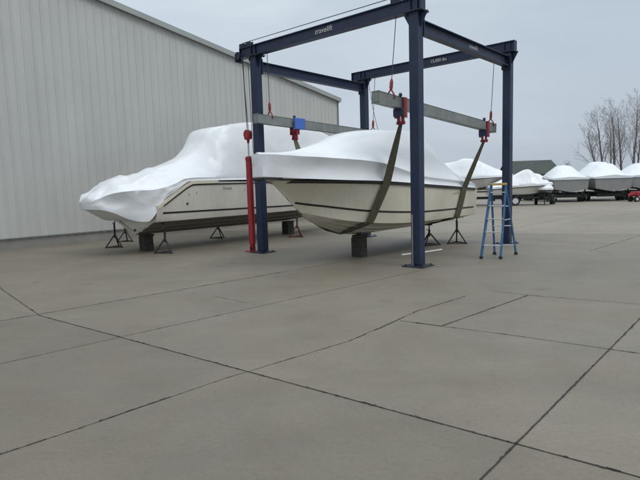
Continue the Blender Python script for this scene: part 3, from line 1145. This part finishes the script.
# ------------------------------------------------------------------ stands and blocks
def jack_stand(label, a, o, h, mat, rot=0.0, lean=(0, 0)):
    t = thing('jack_stand', label, 'jack stand', yard(a, o), RZ + rot, 'jack stands propping the boats')
    bm = bmesh.new()
    feet = [Vector((math.cos(k * 2 * PI / 3) * .29, math.sin(k * 2 * PI / 3) * .29, .02)) for k in range(3)]
    hub = Vector((0, 0, min(.42, h * .62)))
    for k in range(3):
        tube(bm, [feet[k], hub], .02, 8)
        tube(bm, [feet[k], feet[(k + 1) % 3]], .016, 6)
        disc(bm, feet[k] - Vector((0, 0, .01)), (0, 0, 1), .04, .02, 10)
    tube(bm, [(0, 0, hub.z - .12), (0, 0, h - .16)], .03, 10)
    mesh_obj('tripod', bm, mat, t)
    bm = bmesh.new()
    tp = Vector((lean[0], lean[1], h))
    tube(bm, [(0, 0, h - .22), (lean[0] * .3, lean[1] * .3, h - .05), tp], .018, 8)
    for s in (-1, 1):
        tube(bm, [(0, 0, h - .14), (s * .09, .03, h - .15)], .011, 6)
    mesh_obj('screw', bm, M['cable'], t)
    bm = bmesh.new()
    box(bm, tp + Vector((0, 0, .0)), (.13, .13, .04), Matrix.Rotation(-.35 if lean[1] > 0 else .35 if lean[1] < 0 else 0, 3, 'X'), .008)
    mesh_obj('pad', bm, M['timber'], t)
    return t


jack_stand('black tripod stand under the stern of the boat in the lift', 4.25, 1.25, .80, M['stand'], .5)
jack_stand('dark tripod stand half hidden behind the nearest blue lift post', 3.5, 1.72, .58, M['stand'], 1.2)
jack_stand('black tripod stand farthest left, under the bunched wrap of the boat by the wall', -1.45, 10.15, .93, M['stand'], .75, (0, -.16))
jack_stand('black tripod stand at the near rear corner of the boat by the wall', -1.46, 7.28, .86, M['stand'], .5, (.02, .06))
jack_stand('dark tripod stand in shadow beneath the middle of the boat by the wall', 2.05, 9.4, .78, M['stand'], .2)
jack_stand('rusty red tripod stand behind the front boat keel, right of the blue left post', 3.63, 7.0, .85, M['stand_red'], .35)
jack_stand('short dark tripod stand against the warehouse wall behind the bunched wrap', -.31, 11.6, .66, M['stand'], .9)


def keel_block(label, a, o, h, s=.36, rot=0.0):
    t = thing('keel_block', label, 'keel block', yard(a, o), RZ + rot, 'timber keel blocks under the boats')
    n = 2
    hh = (h - .07) / n
    for k in range(n):
        bm = bmesh.new()
        j = random.uniform(-.008, .008)
        for e in (-1, 1):
            box(bm, (j, e * s * .25, hh * (k + .5)), (s, s * .49, hh - .003), None, .006)
        mesh_obj('timber', bm, M['timber'], t)
    bm = bmesh.new()
    box(bm, (.02, 0, h - .035), (s * 1.2, s * .8, .066), None, .006)
    mesh_obj('cap_board', bm, M['timber'], t)
    return t


keel_block('stack of dark timber blocks under the keel of the boat in the lift', .62, 2.02, .545, .285, .1)
keel_block('dark timber block stack under the stern of the boat by the wall', -1.42, 8.35, .485, .3)
keel_block('dark timber block stack under the boat by the wall, beside the rusty red stand', 4.33, 8.15, .49, .32)

# ------------------------------------------------------------------ stepladder
lad = thing('stepladder', 'blue fibreglass stepladder with yellow top cap beside the right rear lift post', 'ladder', Vector((4.13, 12.13, 0)), 0)


LO = Vector((4.13, 12.13, 0))
fl_, fr_ = Vector((3.66, 11.88, 0)) - LO, Vector((4.06, 11.76, 0)) - LO
rl_, rr_ = Vector((4.17, 12.5, 0)) - LO, Vector((4.64, 12.39, 0)) - LO
HT = 1.66
topc = (fl_ + fr_ + rl_ + rr_) / 4
xd = (fr_ - fl_).normalized()
yd = Vector((-xd.y, xd.x, 0))
tl = topc - xd * .16 - yd * .05 + Vector((0, 0, HT))
tr = topc + xd * .16 - yd * .05 + Vector((0, 0, HT))
tl2, tr2 = tl + yd * .12, tr + yd * .12
for a_, b_ in ((fl_, tl), (fr_, tr)):
    bm = bmesh.new()
    beam_bar(bm, a_ + Vector((0, 0, .04)), b_, .026, .06, .005)
    mesh_obj('front_rail', bm, M['ladder_blue'], lad)
for a_, b_ in ((rl_, tl2), (rr_, tr2)):
    bm = bmesh.new()
    beam_bar(bm, a_ + Vector((0, 0, .04)), b_ - Vector((0, 0, .02)), .022, .036, .004)
    mesh_obj('rear_rail', bm, M['ladder_blue'], lad)
for f in (fl_, fr_, rl_, rr_):
    bm = bmesh.new()
    box(bm, f + Vector((0, 0, .03)), (.06, .09, .06), None, .01)
    mesh_obj('foot', bm, M['black'], lad)
for k in range(1, 6):
    u = k * .298 / HT
    bm = bmesh.new()
    box(bm, (fl_.lerp(tl, u) + fr_.lerp(tr, u)) / 2, ((fl_.lerp(tl, u) - fr_.lerp(tr, u)).length + .0, .075, .022), Matrix.Rotation(math.atan2(xd.y, xd.x), 3, 'Z'), .004)
    mesh_obj('step', bm, M['alu'], lad)
for u in (.14, .42, .70):
    bm = bmesh.new()
    tube(bm, [rl_.lerp(tl2, u), rr_.lerp(tr2, u)], .014, 8)
    mesh_obj('rear_brace', bm, M['alu'], lad)
bm = bmesh.new()
for a_, b_, c_, d_ in ((fl_, tl, rl_, tl2), (fr_, tr, rr_, tr2)):
    beam_bar(bm, a_.lerp(b_, .52), c_.lerp(d_, .52), .008, .025)
mesh_obj('spreader', bm, M['alu'], lad)
bm = bmesh.new()
box(bm, topc + Vector((0, 0, HT + .015)) + yd * .01, (.36, .22, .05), Matrix.Rotation(math.atan2(xd.y, xd.x), 3, 'Z'), .012)
mesh_obj('top_cap', bm, M['yellow'], lad)

# ------------------------------------------------------------------ white pole on the ground, dangling cable
bm = bmesh.new()
pa, pb = Vector((1.98, 12.75, .022)), Vector((3.15, 13.55, .022))
tube(bm, [pa, pa.lerp(pb, .5) + Vector((.02, -.04, 0)), pb], .022, 10)
tag(mesh_obj('pole', bm, M['white_paint']), 'white pole lying on the concrete behind the nearest lift post', 'pole')
pc = thing('pendant_cable', 'thin cable with a small dark weight hanging near the left rear post', 'cable', yard(4.62, 4.55))
bm = bmesh.new()
tube(bm, [(0, 0, 5.2), (.05, -.12, 4.3), (.1, -.34, 3.30)], .008, 6)
mesh_obj('cable', bm, M['cable'], pc)
bm = bmesh.new()
tube(bm, [(.1, -.34, 3.34), (.105, -.345, 3.24), (.11, -.35, 3.10)], [.02, .035, .07], 10)
mesh_obj('weight', bm, M['black'], pc)

# ------------------------------------------------------------------ far boats on trailers
def far_boat(label, x, y, heading, L, beam, zk, zs, ztop, wrapshape, mats, group='wrapped boats parked along the far side'):
    """heading: direction from bow to stern, degrees from +X"""
    rz = math.radians(heading)
    t = thing('motor_boat', label, 'boat', Vector((x, y, 0)), rz, group)
    fx = lambda a: (a + 2.2) / 7.2 * L - L / 2
    kb = beam / 2.36
    kz = (zs - zk) / (1.80 - .54)
    fz = lambda z: zk + (z - .54) * kz
    tabs = {'stem': shift(T1['stem'], fx, fz), 'half': shift(T1['half'], fx, lambda v: v * kb), 'sheer': shift(T1['sheer'], fx, fz),
            'chine': shift(T1['chine'], fx, lambda v: v * kb), 'chinez': shift(T1['chinez'], fx, fz)}
    st, sec = make_hull(tabs, 26, 6)
    h = hull_mesh(t, st, sec, mats)
    Ts = smooth_tab(tabs['sheer'])
    side_strip('rub_rail', st, sec, lambda a: interp(Ts, a) - .03, .05, 0, .025, M['stripe'], h, st[1], st[-1])
    n = 9
    A = [-L / 2 + L * k / (n - 1) for k in range(n)]
    A[0] -= .06
    A[-1] += .05
    Th = smooth_tab(tabs['half'])
    ey = [(a, interp(Th, a) + .04) for a in A]
    ez = [(a, interp(Ts, a) + .0) for a in A]
    cz = [(a, z + .12) for a, z in ez]
    rz_ = [(a, z + .1 + (ztop - z - .1) * s) for (a, z), s in zip(ez, wrapshape)]
    fl = [(a, v * .35) for a, v in ey]
    wrap_mesh(t, dict(span=(A[0], A[-1]), ey=ey, ez=ez, cy=[(a, v * .99) for a, v in ey], cz=cz, rz=rz_, fl=fl), 52, .035, x, None, 3, 9, 1.15, .01, 1.6)
    return t


def trailer(label, x, y, heading, L, wdt, hz, axle, white=False):
    rz = math.radians(heading)
    t = thing('boat_trailer', label, 'trailer', Vector((x, y, 0)), rz, 'trailers under the far boats')
    bm = bmesh.new()
    for s in (-1, 1):
        beam_bar(bm, (-L / 2 + .8, s * wdt * .42, .52), (L / 2, s * wdt * .42, .52), .09, .13)
        beam_bar(bm, (-L / 2 + .8, s * wdt * .42, .52), (-L / 2 - .5, 0, .5), .09, .12)
        beam_bar(bm, (-L * .3, s * .45, hz - .12), (L / 2 - .1, s * .45, hz - .12), .14, .08)
    for k in range(5):
        xx = -L * .3 + k * L * .19
        beam_bar(bm, (xx, -wdt * .42, .47), (xx, wdt * .42, .47), .09, .26)
        for s in (-1, 1):
            beam_bar(bm, (xx, s * .45, .54), (xx, s * .45, hz - .14), .08, .06)
    beam_bar(bm, (-L / 2 + .1, 0, .5), (-L / 2 + .25, 0, hz + .35), .09, .09)
    mesh_obj('frame', bm, M['stand'], t)
    bm = bmesh.new()
    tube(bm, [(-L / 2 - .35, 0, .62), (-L / 2 - .35, 0, .08)], .035, 8)
    disc(bm, (-L / 2 - .35, 0, .09), (0, 1, 0), .09, .05, 12)
    mesh_obj('jack', bm, M['stand'], t)
    for s in (-1, 1):
        for k in ((0, 1) if axle == 2 else (0,)):
            xx = L * .12 + k * .78
            bm = bmesh.new()
            disc(bm, (xx, s * wdt * .5, .32), (0, 1, 0), .32, .2, 22)
            wl = mesh_obj('wheel', bm, M['black'], t, True, 40)
            bm = bmesh.new()
            disc(bm, (xx, s * (wdt * .5 + .09), .32), (0, 1, 0), .2, .04, 16)
            mesh_obj('rim', bm, M['wheel_white'], wl, True, 40)
            bm = bmesh.new()
            prev = None
            for q in range(9):
                an = PI * q / 8
                ring = [bm.verts.new((xx + math.cos(an) * .39, s * wdt * .5 + e * .13, .34 + math.sin(an) * .38)) for e in (-1, 1)]
                if prev:
                    bm.faces.new((prev[0], prev[1], ring[1], ring[0]))
                prev = ring
            mesh_obj('fender', bm, M['stand'], t)
    return t


cab = [.05, .25, .5, .8, 1.0, .95, .7, .42, .12]
peak = [.05, .25, .6, 1.0, .85, .6, .45, .3, .1]
hump = [.05, .3, .6, .9, 1.0, .85, .8, .45, .12]
gm = [M['gel_grey'], M['gel_grey_low']]
tm = [M['gel_tan'], M['gel_tan_low']]
far_boat('tan hulled wrapped boat just beyond the stern of the boat in the lift', 11.0, 39.6, 163, 6.6, 2.5, 1.08, 1.98, 3.46, hump, tm)
trailer('black trailer behind the stern of the boat in the lift', 11.0, 39.6, 163, 6.6, 2.3, 1.1, 2)
far_boat('low tan boat with a peaked white wrap seen behind the stepladder', 14.3, 37.6, 172, 4.3, 1.9, .62, 1.33, 2.52, peak, tm)
trailer('low trailer seen behind the stepladder and right rear post', 14.3, 37.6, 172, 4.0, 1.7, .66, 1)
far_boat('small white wrapped boat directly below the dark green roof', 18.2, 45.5, 120, 4.6, 1.7, .9, 1.5, 2.35, hump, gm)
trailer('trailer below the dark green roof', 18.2, 45.5, 120, 4.4, 1.6, .92, 1)
far_boat('tiny wrapped craft with a tilted white cover, right of the peaked wrap', 15.95, 37.4, 70, 2.1, 1.15, .78, 1.02, 1.72, peak, gm)
trailer('small trailer with a front jack under the tiny wrapped craft', 15.95, 37.4, 70, 1.5, 1.0, .72, 1)
far_boat('grey wrapped boat left of the boat beneath the bare trees', 19.6, 42.6, 258, 6.0, 2.55, .74, 1.92, 2.84, cab, gm)
trailer('black trailer under the grey boat left of the bare trees', 19.6, 42.6, 258, 5.8, 2.3, .8, 2)
far_boat('tallest wrapped boat at far right, grey hull beneath the bare trees', 22.5, 42.6, 262, 6.2, 2.75, .72, 1.95, 3.05, hump, gm)
trailer('black trailer with white wheels under the boat beneath the bare trees', 22.5, 42.6, 262, 6.0, 2.5, .78, 2, True)
far_boat('wrapped boat cut off by the right edge, behind the red tow cart', 25.95, 42.8, 255, 6.2, 2.9, .74, 1.98, 2.85, cab, gm)
trailer('black trailer at the right edge behind the red tow cart', 25.95, 42.8, 255, 6.0, 2.6, .8, 2)

# ------------------------------------------------------------------ red tow cart at the right edge
rc = thing('tow_cart', 'low red tow cart with small black wheels near the right edge', 'cart', Vector((23.1, 37.6, 0)), math.radians(8))
bm = bmesh.new()
box(bm, (.1, 0, .55), (1.7, .8, .34), None, .08)
box(bm, (.55, 0, .78), (.7, .7, .2), None, .06)
mesh_obj('body', bm, M['red'], rc)
bm = bmesh.new()
prism(bm, [(-.75, -.3, .5), (-1.15, -.05, .42), (-1.15, .05, .42), (-.75, .3, .5)], (0, 0, .12))
mesh_obj('drawbar', bm, M['red'], rc)
for xx, yy, r in ((-.72, -.3, .2), (-.72, .3, .2), (.7, -.4, .26), (.7, .4, .26)):
    bm = bmesh.new()
    disc(bm, (xx, yy, r), (0, 1, 0), r, .14, 18)
    wl = mesh_obj('wheel', bm, M['black'], rc, True, 40)
    bm = bmesh.new()
    disc(bm, (xx, yy - .07 if yy < 0 else yy + .07, r), (0, 1, 0), r * .5, .03, 12)
    mesh_obj('rim', bm, M['wheel_white'], wl)
bm = bmesh.new()
box(bm, (.35, 0, .95), (.42, .5, .16), None, .03)
mesh_obj('seat', bm, M['white_paint'], rc)

# ------------------------------------------------------------------ dark roofed building far behind
fb = thing('shed', 'low building with a dark green roof far behind the right rear post', 'building', Vector((28.6, 72, 0)), math.radians(-8))
bm = bmesh.new()
box(bm, (0, 0, 1.25), (6.2, 6.0, 2.5))
mesh_obj('wall', bm, M['dark_wall'], fb)
for s in (-1, 1):
    bm = bmesh.new()
    prism(bm, [(-3.5, s * 3.5, 2.35), (-3.2, 0, 4.25), (2.9, 0, 4.25), (3.5, s * 3.5, 2.35)], (0, 0, .12))
    mesh_obj('roof', bm, M['roof_dark'], fb)
bm = bmesh.new()
prism(bm, [(3.3, -2.9, 2.4), (3.3, 2.9, 2.4), (2.75, 0, 4.15)], (-.1, 0, 0))
mesh_obj('gable', bm, M['dark_wall'], fb)


# ------------------------------------------------------------------ bare trees
MIN_R = .0065


def branch(bmT, bmC, p, d, L, r, lvl, rnd, up_):
    n = 4 if lvl < 2 else 3
    pts, rads = [p], [r]
    q = p.copy()
    dd = d.copy()
    seg = 6 if lvl == 0 else 4
    for i in range(seg):
        dd = (dd + Vector((rnd.uniform(-1, 1), rnd.uniform(-1, 1), rnd.uniform(-.5, 1))) * (.05 if lvl == 0 else .13) + Vector((0, 0, up_)) * .05).normalized()
        q = q + dd * L / seg
        pts.append(q.copy())
        rads.append(max(MIN_R, r * (1 - .78 * (i + 1) / seg)))
    tube(bmT if lvl == 0 else bmC, pts, rads, 7 if lvl == 0 else (4 if lvl == 1 else 3), False)
    if lvl >= 4:
        return
    cnt = (15, 6, 4, 3)[lvl]
    for k in range(cnt):
        u = (.28 if lvl == 0 else .2) + (.72 if lvl == 0 else .8) * (k + rnd.random() * .8) / cnt
        u = min(u, .99)
        fi = u * seg
        i = min(int(fi), seg - 1)
        b = pts[i].lerp(pts[i + 1], fi - i)
        rr = rads[i] + (rads[i + 1] - rads[i]) * (fi - i)
        ax = (pts[i + 1] - pts[i]).normalized()
        s, u_ = basis(ax)
        an = rnd.uniform(0, 2 * PI)
        side = s * math.cos(an) + u_ * math.sin(an)
        tilt = rnd.uniform(.25, .6) if lvl == 0 else rnd.uniform(.3, .85)
        nd = (ax * math.cos(tilt) + side * math.sin(tilt)).normalized()
        LL_ = L * (.42 * (1.1 - u * .55) if lvl == 0 else .55 * (1.1 - .5 * u)) * rnd.uniform(.7, 1.2)
        branch(bmT, bmC, b, nd, LL_, max(MIN_R, rr * .42), lvl + 1, rnd, up_)


def bare_tree(label, x, y, H, lean, seed, r=.24):
    rnd = random.Random(seed)
    t = thing('bare_tree', label, 'tree', Vector((x, y, 0)), 0, 'bare trees behind the far boats')
    bmT, bmC = bmesh.new(), bmesh.new()
    branch(bmT, bmC, Vector((0, 0, -.1)), Vector((lean, rnd.uniform(-.06, .06), 1)).normalized(), H, r, 0, rnd, .6)
    mesh_obj('trunk', bmT, M['bark'], t, True)
    mesh_obj('crown', bmC, M['twig'], t)
    return t


trees = [('thin bare tree leaning hard to the left, outermost of the row', 598.5, 82, 11.2, -.34, 11, .2),
         ('bare tree with a slight left lean beside the outermost leaning one', 602, 84, 14.0, -.17, 12, .2),
         ('straight bare tree over the left half of the tallest wrapped boat', 607, 88, 13.0, -.02, 13, .17),
         ('bare tree leaning left over the peak of the tallest wrapped boat', 611, 84, 14.2, -.10, 14, .2),
         ('stout bare tree leaning left over the right half of the tallest wrapped boat', 620, 83, 14.0, -.10, 15, .21),
         ('tallest bare tree with a thick upright trunk near the right edge', 628, 80, 14.8, .05, 17, .24),
         ('slim upright bare tree beside the tallest trunk at the right edge', 632.5, 85, 14.5, .0, 18, .17),
         ('bare tree cut off by the right edge of the view', 646, 84, 14.0, -.05, 19, .2),
         ('small rounded leafless tree low on the horizon left of the row', 565, 118, 6.2, .0, 20, .12)]
for lb, px, Y, H, ln, sd_, r in trees:
    bare_tree(lb, (px - 316.0) / F * Y, Y, H * .80, ln * .85, sd_, r)

# distant scrub along the horizon
bm = bmesh.new()
rnd = random.Random(3)
for k in range(2600):
    x = rnd.uniform(-10, 95)
    y = rnd.uniform(104, 118)
    hgt = .6 + 1.5 * max(0, noise.noise(Vector((x * .12, 0, 0))) + .35)
    z = rnd.random() * hgt
    s = rnd.uniform(.2, .5)
    n_ = Vector((rnd.uniform(-1, 1), rnd.uniform(-1, 1), rnd.uniform(-1, 1))).normalized()
    a_, b_ = basis(n_)
    c = Vector((x, y, z))
    bm.faces.new([bm.verts.new(c + a_ * s), bm.verts.new(c + b_ * s * .7), bm.verts.new(c - a_ * s), bm.verts.new(c - b_ * s * .7)])
o = mesh_obj('distant_scrub', bm, M['scrub'])
o['kind'] = 'stuff'
tag(o, 'low strip of brown scrub along the horizon behind the boats', 'scrub')
